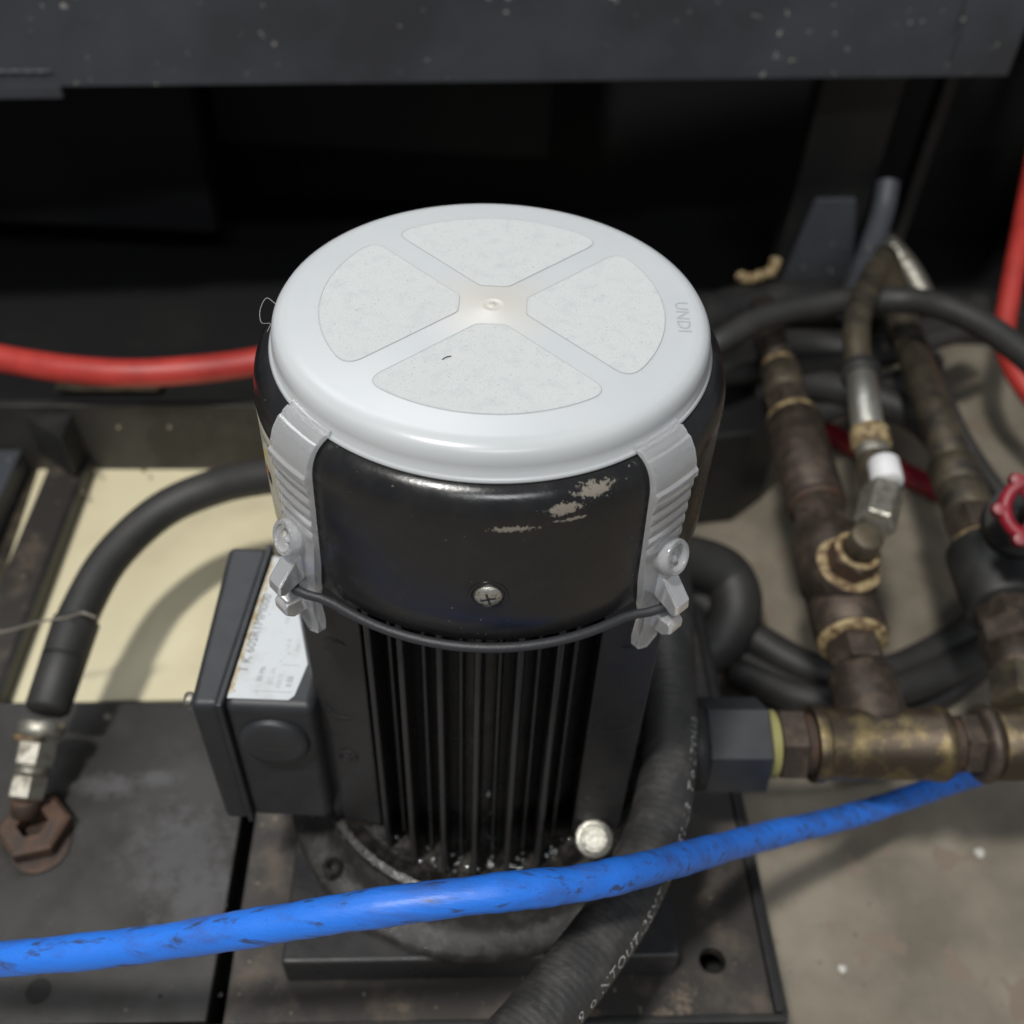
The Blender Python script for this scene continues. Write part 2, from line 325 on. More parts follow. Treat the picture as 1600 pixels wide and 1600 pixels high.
obj('front_lip', sbox(-40, 13.9, -11.38, -11.0, ZP-1.6, ZP+.12), 'dark', skid, False, .1)
obj('side_channel', sbox(13.4, 14.1, -11.0, 13, ZP-3.0, ZP-.25), 'dark', skid, False, .12)
obj('side_lip', sbox(13.38, 13.75, -10.95, 13, ZP-.2, ZP+.15), 'dark', skid, False, .08)
obj('under_channel', sbox(-40, 13.2, -11, 12.8, ZP-6.5, ZP-4), 'black', skid, False, .1)
obj('skid_foot', sbox(8, 12, -10, 10, -37, ZP-6.55), 'black', skid, False, .1)
obj('skid_foot', sbox(-40, -36, -10, 10, -37, ZP-6.55), 'black', skid, False, .1)
tank = thing('reservoir_tank', 'dark speckled steel tank lid left of the motor, below the hose elbow', 'tank', (-25, -2, ZP-4))
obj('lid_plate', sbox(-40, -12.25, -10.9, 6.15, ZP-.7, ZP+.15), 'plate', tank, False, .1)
obj('tank_wall', sbox(-40, -12.6, -10.7, 6.0, ZP-3.95, ZP-.72), 'dark', tank, False, .1)
a = atz(60, 1548, ZP+.15)
obj('breather_hole', lathe([(0, .0), (.55, 0), (.55, .03), (0, .03)], (a[0], a[1], ZP+.16), seg=20), 'black', tank)
for px, py, r_ in [(168, 1120, .22), (250, 1555, .12), (352, 1415, .1), (345, 1555, .1)]:
    a = atz(px, py, ZP+.15); obj('rivet', lathe([(r_, 0), (r_*.9, r_*.4), (0, r_*.5)], (a[0], a[1], ZP+.15), seg=10), 'pale' if r_ > .2 else 'oily', tank)
# cream tray beyond it, in a frame of dark angle iron
tray = thing('drip_tray', 'cream painted sheet metal tray crossed by the shadow of a hose', 'tray', (-18, 15, -33))
ta, tb, tc_, td = atz(-70, 1088, -32), atz(560, 1088, -32), atz(560, 733, -32), atz(50, 733, -32)
obj('tray_floor', prism([tuple(atz(-60, 1100, -32)[:2]), tuple(tb[:2]), tuple(tc_[:2]), tuple(atz(60, 733, -32)[:2])], -32.5, -32), 'cream', tray, False, .05)
q0, q1 = atz(150, 735, -32), atz(20, 1085, -32)
d = (q1-q0)/np.linalg.norm(q1-q0); nn = np.array([d[1], -d[0], 0]); nn = nn if nn[0] < 0 else -nn
def strip(name, mt, par, w0, w1, z0, z1, a0=-2, a1=26):
    A = q0+d*a0; Bq = q0+d*a1
    return obj(name, prism([tuple((A+nn*w0)[:2]), tuple((Bq+nn*w0)[:2]), tuple((Bq+nn*w1)[:2]), tuple((A+nn*w1)[:2])], z0, z1), mt, par, False, .08)
rail = thing('angle_iron_frame', 'dark dirty angle iron frame around the cream tray', 'frame', (-30, 20, -34))
strip('inner_rail', 'dark', rail, 0, .3, -32.6, -30.6)
strip('rail_top', 'plate2', rail, .3, 2.6, -31.2, -30.6)
strip('rail_web', 'oldmetal', rail, 2.7, 4.6, -33, -32.2)
strip('outer_rail', 'beam', rail, 4.7, 7.0, -33, -30.2)
strip('outer_channel', 'plate2', rail, 7.2, 14.0, -34, -32.0)
e0, e1 = atz(-200, 735, -32), atz(520, 735, -32); ed = (e1-e0)/np.linalg.norm(e1-e0); en = np.array([-ed[1], ed[0], 0])
e0 = e0-ed*30
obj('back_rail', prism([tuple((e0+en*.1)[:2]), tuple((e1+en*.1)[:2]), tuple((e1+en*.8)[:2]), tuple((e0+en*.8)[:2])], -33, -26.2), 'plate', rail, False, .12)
obj('gusset', prism([tuple((q0+nn*.4-d*.3)[:2]), tuple((q0+nn*.4+d*2.5)[:2]), tuple((q0+nn*3.8-d*.3)[:2])], -30.5, -26.9), 'dark', rail, False, .1)
obj('shelf_plate', prism([tuple((e0+en*1.0)[:2]), tuple((e1+en*1.0)[:2]), tuple((e1+en*31)[:2]), tuple((e0+en*31)[:2])], -32.9, -32.3), 'black', rail, False, .1)
for px, py in [(265, 668), (185, 668), (150, 735), (130, 770), (225, 735), (330, 735)]:
    a = atz(px, py, -31) if py > 700 else aty(px, py, 24.4)
    obj('bolt_head', lathe([(.0, 0), (.16, 0), (.16, .1), (0, .16)], tuple(a), (0, -.6, .8), 8), 'oldmetal', rail)

# ================================================================== MOTOR
mo = thing('electric_motor', 'black finned electric motor standing upright under the round milky cover', 'motor', (0, 0, -28.5))
# mounting block and cast flange
BL = [sk(-8.95, -9.2), sk(8.95, -9.2), sk(8.95, 7), sk(-8.95, 7)]
obj('mounting_block', prism(BL, ZP+.02, -28.35), 'motor', mo, False, .18, 3)
obj('flange', lathe([(0, -28.33), (9.2, -28.33), (9.45, -28.2), (9.5, -27.9), (9.3, -27.6), (8.6, -27.45), (8.2, -27.1), (7.9, -26.5), (7.75, -26.0), (7.2, -25.65), (0, -25.65)], seg=96), 'cast', mo, angle=55)
obj('bell_ledge', lathe([(7.0, -25.64), (7.0, -25.4), (0, -25.36)], seg=64), 'oily', mo)
obj('bell_ring', lathe([(6.9, -25.5), (7.75, -25.62), (7.95, -25.45), (7.9, -25.15), (7.6, -25.05), (7.3, -25.2), (6.9, -25.3)], seg=96), 'oily', mo)
obj('motor_body', lathe([(0, -25.5), (5.1, -25.5), (5.1, -7.0), (0, -7.0)], seg=64), 'motor', mo)
def fin(x, rt, w=.26):
    # tapered vertical fin pointing towards the front
    y1 = -math.sqrt(max(rt*rt-x*x, .1)); y0 = -math.sqrt(max(5.0**2-x*x, .1))+.3
    v = []
    for z in (-25.3, -7.0):
        v += [(x-w*.8, y0, z), (x+w*.8, y0, z), (x+w*.42, y1, z), (x-w*.42, y1, z)]
    return v, [(0, 3, 2, 1), (4, 5, 6, 7), (0, 1, 5, 4), (1, 2, 6, 5), (2, 3, 7, 6), (3, 0, 4, 7)]
for x in (-3.85, -2.62, -1.28, .08, 1.46, 2.82): obj('fin', fin(x+random.uniform(-.04, .04), 6.85, .29), 'motor', mo, False, .09)
for x in (-3.25, -1.95, -.6, .78, 2.15, 3.5): obj('short_fin', fin(x, 5.85, .2), 'motor', mo, False, .05)
for a in list(range(20, 161, 12)):   # fins at the back
    t = R(a); v, f = box(4.8, 6.9, -.12, .12, -25.3, -7); obj('fin', ([(p[0]*math.cos(t)-p[1]*math.sin(t), p[0]*math.sin(t)+p[1]*math.cos(t), p[2]) for p in v], f), 'motor', mo, False, .04)
# side pads with cast marks
for s in (-1, 1):
    x0, x1 = (-6.5, -4.3) if s < 0 else (4.35, 6.55)
    pd = obj('side_pad', prism([(x0, -4.3 if s < 0 else -4.6), (x1, -4.6 if s < 0 else -4.3), (x1, 4), (x0, 4)], -25.2, -7.2), 'motor', mo, False, .1, 3)
    xm = (x0+x1)/2
    obj('cast_ring', tube([(xm+.75*math.cos(t), -4.52, -16.0+.75*math.sin(t)) for t in np.linspace(math.pi*1.05, math.pi*1.95, 9)], .03, 6, 3), 'motor', pd)
    if s < 0:
        obj('cast_mark', join(lathe([(.30, 0), (.36, .05), (.42, 0)], (xm, -4.50, -19.6), (0, -1, 0), 20), box(xm-.2, xm+.2, -4.56, -4.4, -19.64, -19.56), box(xm-.04, xm+.04, -4.565, -4.4, -19.8, -19.4)), 'motor', pd)
        obj('cast_ring', tube([(xm+.5*math.cos(t), -4.52, -12.2+.35*math.sin(t)) for t in np.linspace(.4, 2.7, 9)], .025, 6, 3), 'motor', pd)
    else:
        obj('cast_ring', tube([(xm+.6*math.cos(t), -4.50, -11.0+.4*math.sin(t)) for t in np.linspace(3.3, 6.0, 9)], .03, 6, 3), 'motor', pd)
obj('foot_boss', lathe([(0, 0), (1.0, 0), (1.0, 1.0), (.85, 1.15), (0, 1.15)], (5.55, -4.65, -26.2), seg=28), 'oily', mo)
bolt = obj('flange_bolt', lathe([(0, 0), (.86, 0), (.88, .12), (.80, .30), (.62, .36), (.55, .28), (.48, .28), (.42, .42), (.22, .42), (.17, .2), (0, .2)], (5.35, -5.0, -24.7), (.0, -.55, 1), 28), 'zinc', mo)
a = atz(520, 1360, -27.3)
obj('socket_screw', lathe([(0, -.6), (.42, -.6), (.42, .5), (.36, .56), (.24, .56), (.2, .1), (0, .1)], (a[0], a[1], -27.3), seg=20), 'oily', mo)
# fan cowl
cprof = [(6.0, -1.3), (6.7, -1.18), (7.0, -1.14), (7.18, -1.2), (7.38, -1.34), (7.55, -1.56), (7.67, -1.85), (7.73, -2.15), (7.75, -2.5), (7.75, -6.0), (7.75, -7.15), (7.72, -7.22), (7.6, -7.22), (7.6, -2.5)]
cowl = obj('fan_cowl', lathe(cprof[::-1], seg=160), 'cowl', mo, angle=70)
obj('cowl_vent_plate', lathe([(6.9, -1.5), (0, -1.5)], seg=64), 'cowl', mo)
def cylmap(x, z, az, rad):  # tangential x (cm) and height z -> point on the cowl
    t = R(az)+x/rad; return (rad*math.cos(t), rad*math.sin(t), z)
azs = math.degrees(math.atan2(-7.74, .35))
n_ = (math.cos(R(azs)), math.sin(R(azs)), 0)
sc0 = np.array(cylmap(0, -5.05, azs, 7.75))
obj('screw_recess', lathe([(.62, -.05), (.60, .02), (.52, .03), (.47, -.02), (.44, -.05), (0, -.05)][::-1], tuple(sc0), n_, 32), 'cowl', mo)
scr = obj('cowl_screw', lathe([(.42, -.04), (.42, .05), (.36, .12), (.18, .17), (0, .18)], tuple(sc0), n_, 32), 'zinc', mo)
for an in (15, 105):
    t3 = R(an); ux = np.array([-math.sin(R(azs)), math.cos(R(azs)), 0]); uz = np.array([0, 0, 1.]); di = ux*math.cos(t3)+uz*math.sin(t3); pe = -ux*math.sin(t3)+uz*math.cos(t3); nv = np.array(n_)
    v = [tuple(sc0+nv*h+di*a_+pe*b_) for h in (.1, .185) for a_, b_ in ((-.24, -.035), (.24, -.035), (.24, .035), (-.24, .035))]
    obj('screw_slot', (v, box(0, 1, 0, 1, 0, 1)[1]), 'inkblack', scr, False)
# sticker round the left side of the cowl
def patch(x0, x1, z0, z1, az, rad, nx=24):
    V = [cylmap(x0+(x1-x0)*i/nx, z, az, rad) for i in range(nx+1) for z in (z0, z1)]
    return V, [(2*i, 2*i+2, 2*i+3, 2*i+1) for i in range(nx)]
st = obj('warning_sticker', join(patch(-5.2, 2.6, -6.3, -2.5, 200, 7.765, 40), ), 'decal', mo)
def poly_on_cowl(pts, az, rad): return [cylmap(x, z, az, rad) for x, z in pts], [tuple(range(len(pts)))]
for az in (205.5,):
    obj('yellow_triangle', poly_on_cowl([(-.9, -5.3), (.9, -5.2), (.55, -4.3), (-.05, -3.6), (-.6, -4.2)], az, 7.775), 'yellow', st)
    obj('orange_patch', poly_on_cowl([(-.7, -5.15), (.1, -5.1), (.0, -4.55), (-.4, -4.5)], az, 7.783), 'orange', st)
    obj('black_symbol', poly_on_cowl([(-.15, -5.0), (.25, -4.95), (.18, -4.45), (.0, -4.5)], az, 7.79), 'inkblack', st)
    obj('black_symbol', poly_on_cowl([(-.25, -3.5), (-.15, -3.5), (-.17, -3.1), (-.23, -3.1)], az, 7.79), 'inkblack', st)
    obj('ruled_line', poly_on_cowl([(-1.6, -5.66), (1, -5.66), (1, -5.60), (-1.6, -5.60)], az, 7.79), 'ink', st)
tv = text_mesh('WARNING', .34)
obj('sticker_text', xf(tv, lambda x, y, z: cylmap(x, -2.95+y, 206, 7.79)), 'inkblack', st)
tv = text_mesh('DO NOT TOUCH', .2)
obj('sticker_text', xf(tv, lambda x, y, z: cylmap(x, -5.95+y, 206, 7.79)), 'ink', st)

# terminal box on the left side
tb_ = obj('terminal_box', prism([(-9.95, -5.12), (-6.36, -5.08), (-6.3, 2.7), (-9.6, 3.15)], -24.0, -15.4), 'box', mo, False, .42, 5)
tb_.modifiers['bevel'].harden_normals = True
cv = obj('box_cover', prism([(-11.15, -5.24), (-9.98, -5.18), (-9.72, 3.25), (-11.55, 3.2)], -24.15, -15.3), 'box', mo, False, .32, 4)
obj('cover_lip', prism([(-10.12, -5.3), (-9.86, -5.28), (-9.6, 3.35), (-9.86, 3.35)], -24.22, -15.22), 'box', cv, False, .08)
kp = (-8.15, -5.12, -17.7)
obj('cable_knockout', lathe([(0, -.1), (1.42, -.1), (1.42, .14), (1.30, .26), (1.05, .30), (0, .30)], kp, (0, -1, 0), 48), 'box', mo, angle=50)
obj('knockout_slot', box(-8.6, -7.75, -5.43, -5.3, -18.02, -17.9), 'inkblack', mo, False)
obj('cover_screw', lathe([(0, 0), (.3, 0), (.3, .2), (.2, .3), (0, .32)], (-11.3, -4.6, -15.9), (-1, 0, .25), 16), 'pale', mo)
lp = [(-10.0, -4.72), (-7.35, -4.68), (-7.12, -4.45), (-7.0, -2.9), (-7.9, -.5), (-9.1, 3.0), (-10.25, 2.75)]
lp = [(-9.78, -4.8), (-7.4, -4.76), (-7.2, -4.55), (-6.95, -3.0), (-7.75, -.5), (-8.7, 2.6), (-9.5, 2.75)]
lab = obj('nameplate', prism(lp, -15.39, -15.355), 'label', mo, False, .01)
ld = np.array([.3, 7.5]); ld = ld/np.linalg.norm(ld); ln_ = np.array([ld[1], -ld[0]])
def plate_text(s, size, px, py, mt, rot90=True):
    tv = text_mesh(s, size)
    if rot90: fn = lambda x, y, z: (px+ld[0]*x-ln_[0]*y*1.0, py+ld[1]*x-ln_[1]*y, -15.352)
    else: fn = lambda x, y, z: (px+x, py+y, -15.352)
    obj('printed_text', xf(tv, fn), mt, lab, False)
plate_text('1 K 60SR1MM000', .56, -9.35, -1.5, 'ink')
for i, (s, x, y) in enumerate([('50 Hz', -8.7, -3.6), ('IEC 34', -8.25, -3.7), ('400 V', -7.9, -3.9), ('0.55', -7.5, -3.9), ('1.6 A', -7.9, -2.1), ('min', -7.5, -2.2), ('CE', -8.55, .3), ('cos', -8.2, -.8), ('IP', -9.05, 2.1)]):
    plate_text(s, .30, x, y, 'ink2' if i % 3 else 'ink')
obj('ruled_line', box(-8.0, -7.25, -3.12, -3.09, -15.353, -15.351), 'ink2', lab, False)
obj('ruled_line', box(-8.9, -7.3, -4.42, -4.39, -15.353, -15.351), 'ink2', lab, False)
obj('dirt_edge', prism([(-9.78, -4.6), (-9.62, -4.55), (-9.52, -1.5), (-9.36, .5), (-9.36, 2.5), (-9.49, 2.6), (-9.6, .5)], -15.354, -15.352), 'stain', lab, False)

# ================================================================== milky cover over the cowl
cov = thing('fan_filter_cover', 'round milky white plastic cover with four frosted panes clipped on the motor', 'cover', (0, 0, -1.1))
obj('cover_disc', lathe([(6.88, -1.14), (7.08, -1.14), (7.12, -1.07), (7.06, -1.0), (7.0, -.96), (6.985, -.6), (6.93, -.33), (6.80, -.14), (6.6, -.04), (6.35, .0), (3, .0), (.45, .0), (.40, .012), (.28, .014), (.25, .004), (.06, .004), (.05, .02), (0, .022)][::-1][::-1], seg=160), 'cover', cov, angle=80)
def window_pts(ang, inset=0.0):
    off = .62; Rr = 5.45-inset; rc = .38
    # straight edges |y| = x - off (rotated), tip cut at x = 1.08, arc radius Rr, rounded corners
    phi = math.pi/4-math.asin(off/math.sqrt(2)/Rr)
    P = []
    def rnd(a, b, c, n=6):
        for k in range(n+1):
            t = k/n; P.append(((1-t)**2*a[0]+2*t*(1-t)*b[0]+t*t*c[0], (1-t)**2*a[1]+2*t*(1-t)*b[1]+t*t*c[1]))
    tip = 1.08+inset; o2 = off+inset*1.414
    A = (tip, tip-o2) if tip > o2 else (o2, 0)
    c1 = (Rr*math.cos(phi), Rr*math.sin(phi)); e = .62
    k1 = (c1[0]-e*.707, c1[1]-e*.707); k2 = (Rr*math.cos(phi-e/Rr), Rr*math.sin(phi-e/Rr))
    w_ = min(.12, A[1]*.6)
    rnd((tip, A[1]-w_), A, (A[0]+w_*.9, A[1]+w_*.9), 3)
    rnd(k1, c1, k2)
    for k in range(1, 20):
        t = (phi-e/Rr)*(1-2*k/20); P.append((Rr*math.cos(t), Rr*math.sin(t)))
    rnd((k2[0], -k2[1]), (c1[0], -c1[1]), (k1[0], -k1[1]))
    rnd((A[0]+w_*.9, -A[1]-w_*.9), (A[0], -A[1]), (tip, -A[1]+w_), 3)
    ca, sa = math.cos(ang), math.sin(ang)
    return [(x*ca-y*sa, x*sa+y*ca) for x, y in P]
for k in range(4):
    an = k*math.pi/2+R(.5)
    P = window_pts(an)
    w_ = obj('frosted_pane', prism(window_pts(an, .005), -.05, .012), 'pane', cov, False)
    rp = [(x, y, .008) for x, y in P]
    path = rp+[rp[0]]
    obj('pane_rim', tube(path, .017, 6, sm=False, caps=False), 'cover', w_)
tv = text_mesh('UNDI', .66, extrude=.003, spacing=1.0)
tl = R(-3)
def letters(x, y, z):
    x, y = y*1.0, -x   # letters run along the rim, tops outward
    return (6.0+x*.92, -.15+y*1.05, .003+z)
obj('embossed_letters', xf(tv, letters), 'cover', cov, False)
# clip straps
def strap(az):
    t = R(az); er = np.array([math.cos(t), math.sin(t), 0]); et = np.array([-math.sin(t), math.cos(t), 0]); ez = np.array([0, 0, 1.])
    out = [(6.95, -.80), (7.1, -.82), (7.18, -.93), (7.26, -.86), (7.42, -.95), (7.50, -1.06), (7.62, -1.08), (7.86, -1.42), (8.0, -1.8), (8.03, -2.0), (8.13, -2.08), (8.14, -2.3), (8.02, -2.42)]
    inn = [(6.95, -1.0), (7.12, -1.02), (7.25, -1.08), (7.35, -1.13), (7.46, -1.22), (7.54, -1.3), (7.62, -1.42), (7.72, -1.65), (7.79, -1.95), (7.80, -2.1), (7.81, -2.2), (7.81, -2.3), (7.81, -2.45)]
    z = -2.42
    for k in range(5):
        for f_ in (.25, .5, .75, 1.0):
            zz = z-.5*f_; out.append((8.0+.065*math.sin(math.pi*f_), zz)); inn.append((7.81, zz))
        z -= .5
    out += [(8.05, -5.2), (8.1, -6.0), (8.1, -6.6), (8.05, -7.0), (8.0, -7.4), (8.15, -7.7), (8.2, -8.3), (8.1, -9.0), (8.15, -9.45)]
    inn += [(7.81, -5.2), (7.81, -6.0), (7.81, -6.6), (7.8, -7.0), (7.72, -7.4), (7.8, -7.7), (7.8, -8.3), (7.75, -9.0), (7.8, -9.45)]
    m_ = len(out); W = []
    for (r_, zz) in out:
        if zz > -2.3: wd = .93
        elif zz > -6.2: wd = .93-.04*(abs(zz)-2.3)
        elif zz > -7.1: wd = .75-.12*(abs(zz)-6.2)/.9
        elif zz > -7.6: wd = .52
        else: wd = .5
        W.append(wd)
    cross = 5; V = []
    for i in range(m_):
        for side in (0, 1):
            r_, zz = (out if side == 0 else inn)[i]
            for k in range(cross):
                u = -1+2*k/(cross-1)
                zadd = 0
                if zz > -1.4: zadd = 0
                if i == m_-1: zadd = -.28*(1-abs(u))
                x = u*W[i]
                # follow the curve of the round cowl
                dr = math.sqrt(max(r_*r_-x*x, 0))-r_
                V.append(tuple(er*(r_+dr)+et*x+ez*(zz+zadd)))
    F = []; row = 2*cross
    for i in range(m_-1):
        a, b = i*row, (i+1)*row
        for k in range(cross-1):
            F.append((a+k, b+k, b+k+1, a+k+1)); F.append((a+cross+k, a+cross+k+1, b+cross+k+1, b+cross+k))
        F.append((a, a+cross, b+cross, b)); F.append((a+cross-1, b+cross-1, b+2*cross-1, a+2*cross-1))
    F += [(k, k+1, cross+k+1, cross+k) for k in range(cross-1)]+[((m_-1)*row+k, (m_-1)*row+cross+k, (m_-1)*row+cross+k+1, (m_-1)*row+k+1) for k in range(cross-1)]
    s = obj('clip_strap', (V, F), 'clip', cov, True, .025, 2)
    def P(r_, x, zz): return er*r_+et*x+ez*zz
    sg = 1 if math.cos(t) > 0 else -1
    ax = er+et*.08*sg+ez*.38
    obj('ring_boss', lathe([(.58, -.2), (.62, -.15), (.60, .34), (.57, .38), (.45, .38), (.42, .34), (.42, -.02), (0, -.02)], tuple(P(8.1, sg*.2, -5.25)), tuple(ax), 32), 'clip', s, angle=50)
    obj('ring_pin', lathe([(0, 0), (.13, 0), (.13, .25), (.09, .3), (0, .3)], tuple(P(8.1, sg*.2, -5.35)), tuple(ax), 14), 'clip', s)
    def wedge(pts, w0, w1):
        V = []; n = len(pts)
        for j, wx in enumerate((w0, w1)):
            for r_, zz in pts: V.append(tuple(P(r_, wx, zz)))
        return V, [tuple(range(n)), tuple(range(n, 2*n))[::-1]]+[(i, n+i, n+(i+1) % n, (i+1) % n) for i in range(n)]
    a0, a1 = (-.15, .5) if sg > 0 else (-.5, .15)
    obj('hook', wedge([(8.02, -5.9), (8.4, -6.0), (9.05, -6.75), (9.1, -7.15), (8.9, -7.3), (8.02, -6.95)], a0, a1), 'clip', s, False, .1, 3)
    obj('hook', wedge([(8.05, -7.75), (8.85, -7.7), (9.0, -7.85), (9.0, -8.2), (8.7, -8.5), (8.05, -8.45)], a0, a1), 'clip', s, False, .1, 3)
    return s
strap(224.5); strap(315.5)

# cord round the motor just under the cowl
pts = []
for k in range(120):
    a = 360*k/120; rr_ = 7.93
    for c in (224.5, 315.5):
        dd = (a-c+180) % 360-180; rr_ += .50*math.exp(-(dd/5.5)**2)
    back = min(max((abs((a-270+180) % 360-180)-52)/12, 0), 1); rr_ -= .45*back
    zz = -7.36-.12*back
    pts.append(np.array((rr_*math.cos(R(a)), rr_*math.sin(R(a)), zz)))
V, F = [], []
for i, p in enumerate(pts):
    a = math.atan2(p[1], p[0]); e = np.array([math.cos(a), math.sin(a), 0])
    for k in range(14):
        b = 2*math.pi*k/14; V.append(tuple(p+e*.165*math.cos(b)+np.array([0, 0, .165*math.sin(b)])))
n = len(pts)
F = [(i*14+k, i*14+(k+1) % 14, ((i+1) % n)*14+(k+1) % 14, ((i+1) % n)*14+k) for i in range(n) for k in range(14)]
tag(obj('retaining_cord', (V, F), 'cord'), 'thin black elastic cord stretched under the cowl and through the clips', 'cord')

# ================================================================== HOSES
# blue air hose
bp = [(-500, 1540, 43), (-230, 1518, 40), (0, 1502, 36.5), (200, 1480, 35.2), (380, 1455, 34), (570, 1424, 33), (760, 1397, 33), (900, 1379, 34.3), (1000, 1362, 36.4), (1100, 1334, 41), (1200, 1305, 46.5), (1330, 1272, 52), (1400, 1252, 54.5), (1480, 1226, 57), (1560, 1195, 60), (1680, 1150, 63)]
P = [ad(q[0], q[1]+random.uniform(-3, 3), q[2]) for q in bp]
tag(obj('blue_air_hose', tube(P, .615, 24, 14, rf=lambda i, s: 1+.02*math.sin(i*.9)+.025*math.sin(i*.37)+.012*math.sin(i*2.3)), 'blue'), 'bright blue air hose with scuffs hanging in front of the motor base', 'hose')
# big black printed hose
hp = [(1010, 760, 54), (1040, 900, 52), (1045, 1020, 49), (1047, 1150, 46.3), (1030, 1280, 43.2), (982, 1400, 40.4), (915, 1500, 38), (835, 1600, 36), (745, 1700, 34.2), (650, 1800, 33)]
HP = [ad(*q) for q in hp]
hose = thing('printed_rubber_hose', 'thick black rubber hose with white print curving down in front of the motor', 'hose', tuple(HP[-1]))
obj('hose_body', tube(HP, 1.24, 40, 40, rf=lambda i, s: 1+.007*math.sin(i*1.7)), 'rubber', hose)
path = spline(HP, 40); T, X, Y = frames(path)
L_ = np.concatenate([[0], np.cumsum([np.linalg.norm(path[i+1]-path[i]) for i in range(len(path)-1)])])
def on_hose(s, off, lift=.012):
    # s: arc length, off: distance round the hose from the line that faces the camera's right
    i = int(np.clip(np.searchsorted(L_, s)-1, 0, len(path)-2)); f = (s-L_[i])/(L_[i+1]-L_[i]); f = min(max(f, 0), 1)
    p = path[i]*(1-f)+path[i+1]*f; t = T[i]*(1-f)+T[i+1]*f; t /= np.linalg.norm(t)
    cdir = CAM-p; cdir -= t*np.dot(cdir, t); cdir /= np.linalg.norm(cdir); side = np.cross(cdir, t)
    if side[0] < 0: side = -side
    th = HOSE_T+off/1.24
    return p+(cdir*math.cos(th)+side*math.sin(th))*(1.24+lift)
HOSE_T = R(60)
# find arc length where the print should sit (lower part of the hose)
tv = text_mesh('T o  LTOU2-T1-2MT SPNS/1  L 9 o NTOUT-2SMT  SAWS1-L3  T o LTOU2', .68, spacing=1.18)
smax = L_[-1]; s_mid = L_[int(40*6.1)]
obj('hose_print', xf(tv, lambda x, y, z: on_hose(s_mid-x*1.0, -y)), 'print', hose, False)

# left hydraulic hose with its elbow fitting
lh = thing('hydraulic_hose', 'black hydraulic hose arching over the cream tray to a silver elbow', 'hose', (-22.5, -2.7, ZP))
LP = [atz(97, 1030, -25.6), atz(128, 950, -25.2), atz(175, 870, -24.7), atz(250, 800, -24.0), atz(330, 763, -23.2), atz(410, 745, -22.2), atz(520, 735, -21)]
obj('hose_body', tube(LP, 1.06, 28, 12), 'rubber2', lh)
F0, F1 = atz(70, 1120, -26.6), atz(122, 965, -25.3)
def lerp(a, b, t): return a+(b-a)*t
seg_(lh, 'crimp_sleeve', 'rubber2', lerp(F0, F1, .05), lerp(F0, F1, .98), 1.10, 1.20, ch=.15)
G0 = atz(36, 1262, -28.9); G1 = atz(66, 1135, -26.9)
seg_(lh, 'ferrule', 'pale', lerp(G0, G1, .86), lerp(G0, G1, 1.08), 1.12, ch=.2)
seg_(lh, 'swivel_nut', 'pale', lerp(G0, G1, .50), lerp(G0, G1, .82), 1.0, hexa=True)
seg_(lh, 'neck', 'pale', lerp(G0, G1, .40), lerp(G0, G1, .52), .82)
seg_(lh, 'elbow_body', 'pale', lerp(G0, G1, .10), lerp(G0, G1, .40), .92, hexa=True)
seg_(lh, 'elbow_tail', 'rusty', atz(42, 1270, -29.6), lerp(G0, G1, .14), .72)
q = atz(100, 1112, -25.8); seg_(lh, 'brass_ring', 'seal', lerp(G0, G1, .80)+np.array([-.5, 0, 0]), lerp(G0, G1, .88)+np.array([-.5, 0, 0]), .75)
a = atz(53, 1290, -29.6)
obj('base_nut', hexn(1.8, 1.0, (a[0], a[1], ZP+.17), (0, 0, 1), .14, .3, .75), 'rusty', lh, False, .05)
obj('base_washer', lathe([(.6, 0), (1.35, 0), (1.4, .1), (1.3, .14), (.6, .14)], (a[0]+.45, a[1]-.75, ZP+.155), seg=24), 'rusty', lh)
W = [atz(150, 965, -24.1), atz(128, 958, -23.9), atz(105, 965, -24.3), atz(60, 972, -24.5), atz(15, 985, -25), atz(-30, 992, -25)]
tag(obj('wire_tie', tube(W, .07, 6, 8), 'wire'), 'thin grey wire tie wrapped round the hose over the cream tray', 'wire')

# black hose arcing behind, at the right
A_ = [ad(1000, 600, 70), ad(1105, 545, 68), ad(1190, 498, 69), ad(1290, 475, 70), ad(1400, 468, 70), ad(1480, 482, 68), ad(1555, 520, 66), ad(1640, 590, 63), ad(1720, 690, 60)]
tag(obj('arched_hose', tube(A_, .88, 20), 'rubber2'), 'black hose arching over the brass pipes to the right edge', 'hose')
B_ = [ad(1120, 590, 74), ad(1250, 570, 76), ad(1350, 560, 78), ad(1480, 525, 80), ad(1560, 500, 82)]
tag(obj('slack_hose', tube(B_, .8, 16), 'rubber2'), 'dark slack hose lying behind the pipes below the arched one', 'hose')
# loops lying on the floor right of the motor
g = 'black hoses coiled on the floor right of the motor'
def fl(x, y, z): return atz(x, y, z)
H1 = [fl(1040, 880, -33.6), fl(1090, 935, -34), fl(1160, 985, -34.5), fl(1265, 1045, -35), fl(1370, 1055, -35), fl(1460, 1020, -35), fl(1540, 965, -34.6), fl(1610, 900, -34)]
H2 = [fl(1060, 985, -35), fl(1130, 1010, -35.8), fl(1210, 1060, -35.9), fl(1300, 1105, -35.9), fl(1410, 1105, -35.9), fl(1500, 1060, -35.9), fl(1580, 990, -35.9), fl(1650, 920, -35.9)]
H3 = [fl(1150, 1050, -35.9), fl(1250, 1090, -34.5), fl(1340, 1090, -33.6), fl(1440, 1065, -33.6), fl(1530, 1020, -34.5), fl(1600, 970, -35)]
H4 = [fl(1020, 870, -30), fl(1085, 878, -31), fl(1135, 900, -32), fl(1150, 950, -33), fl(1120, 1005, -34.6), fl(1060, 1030, -35.4)]
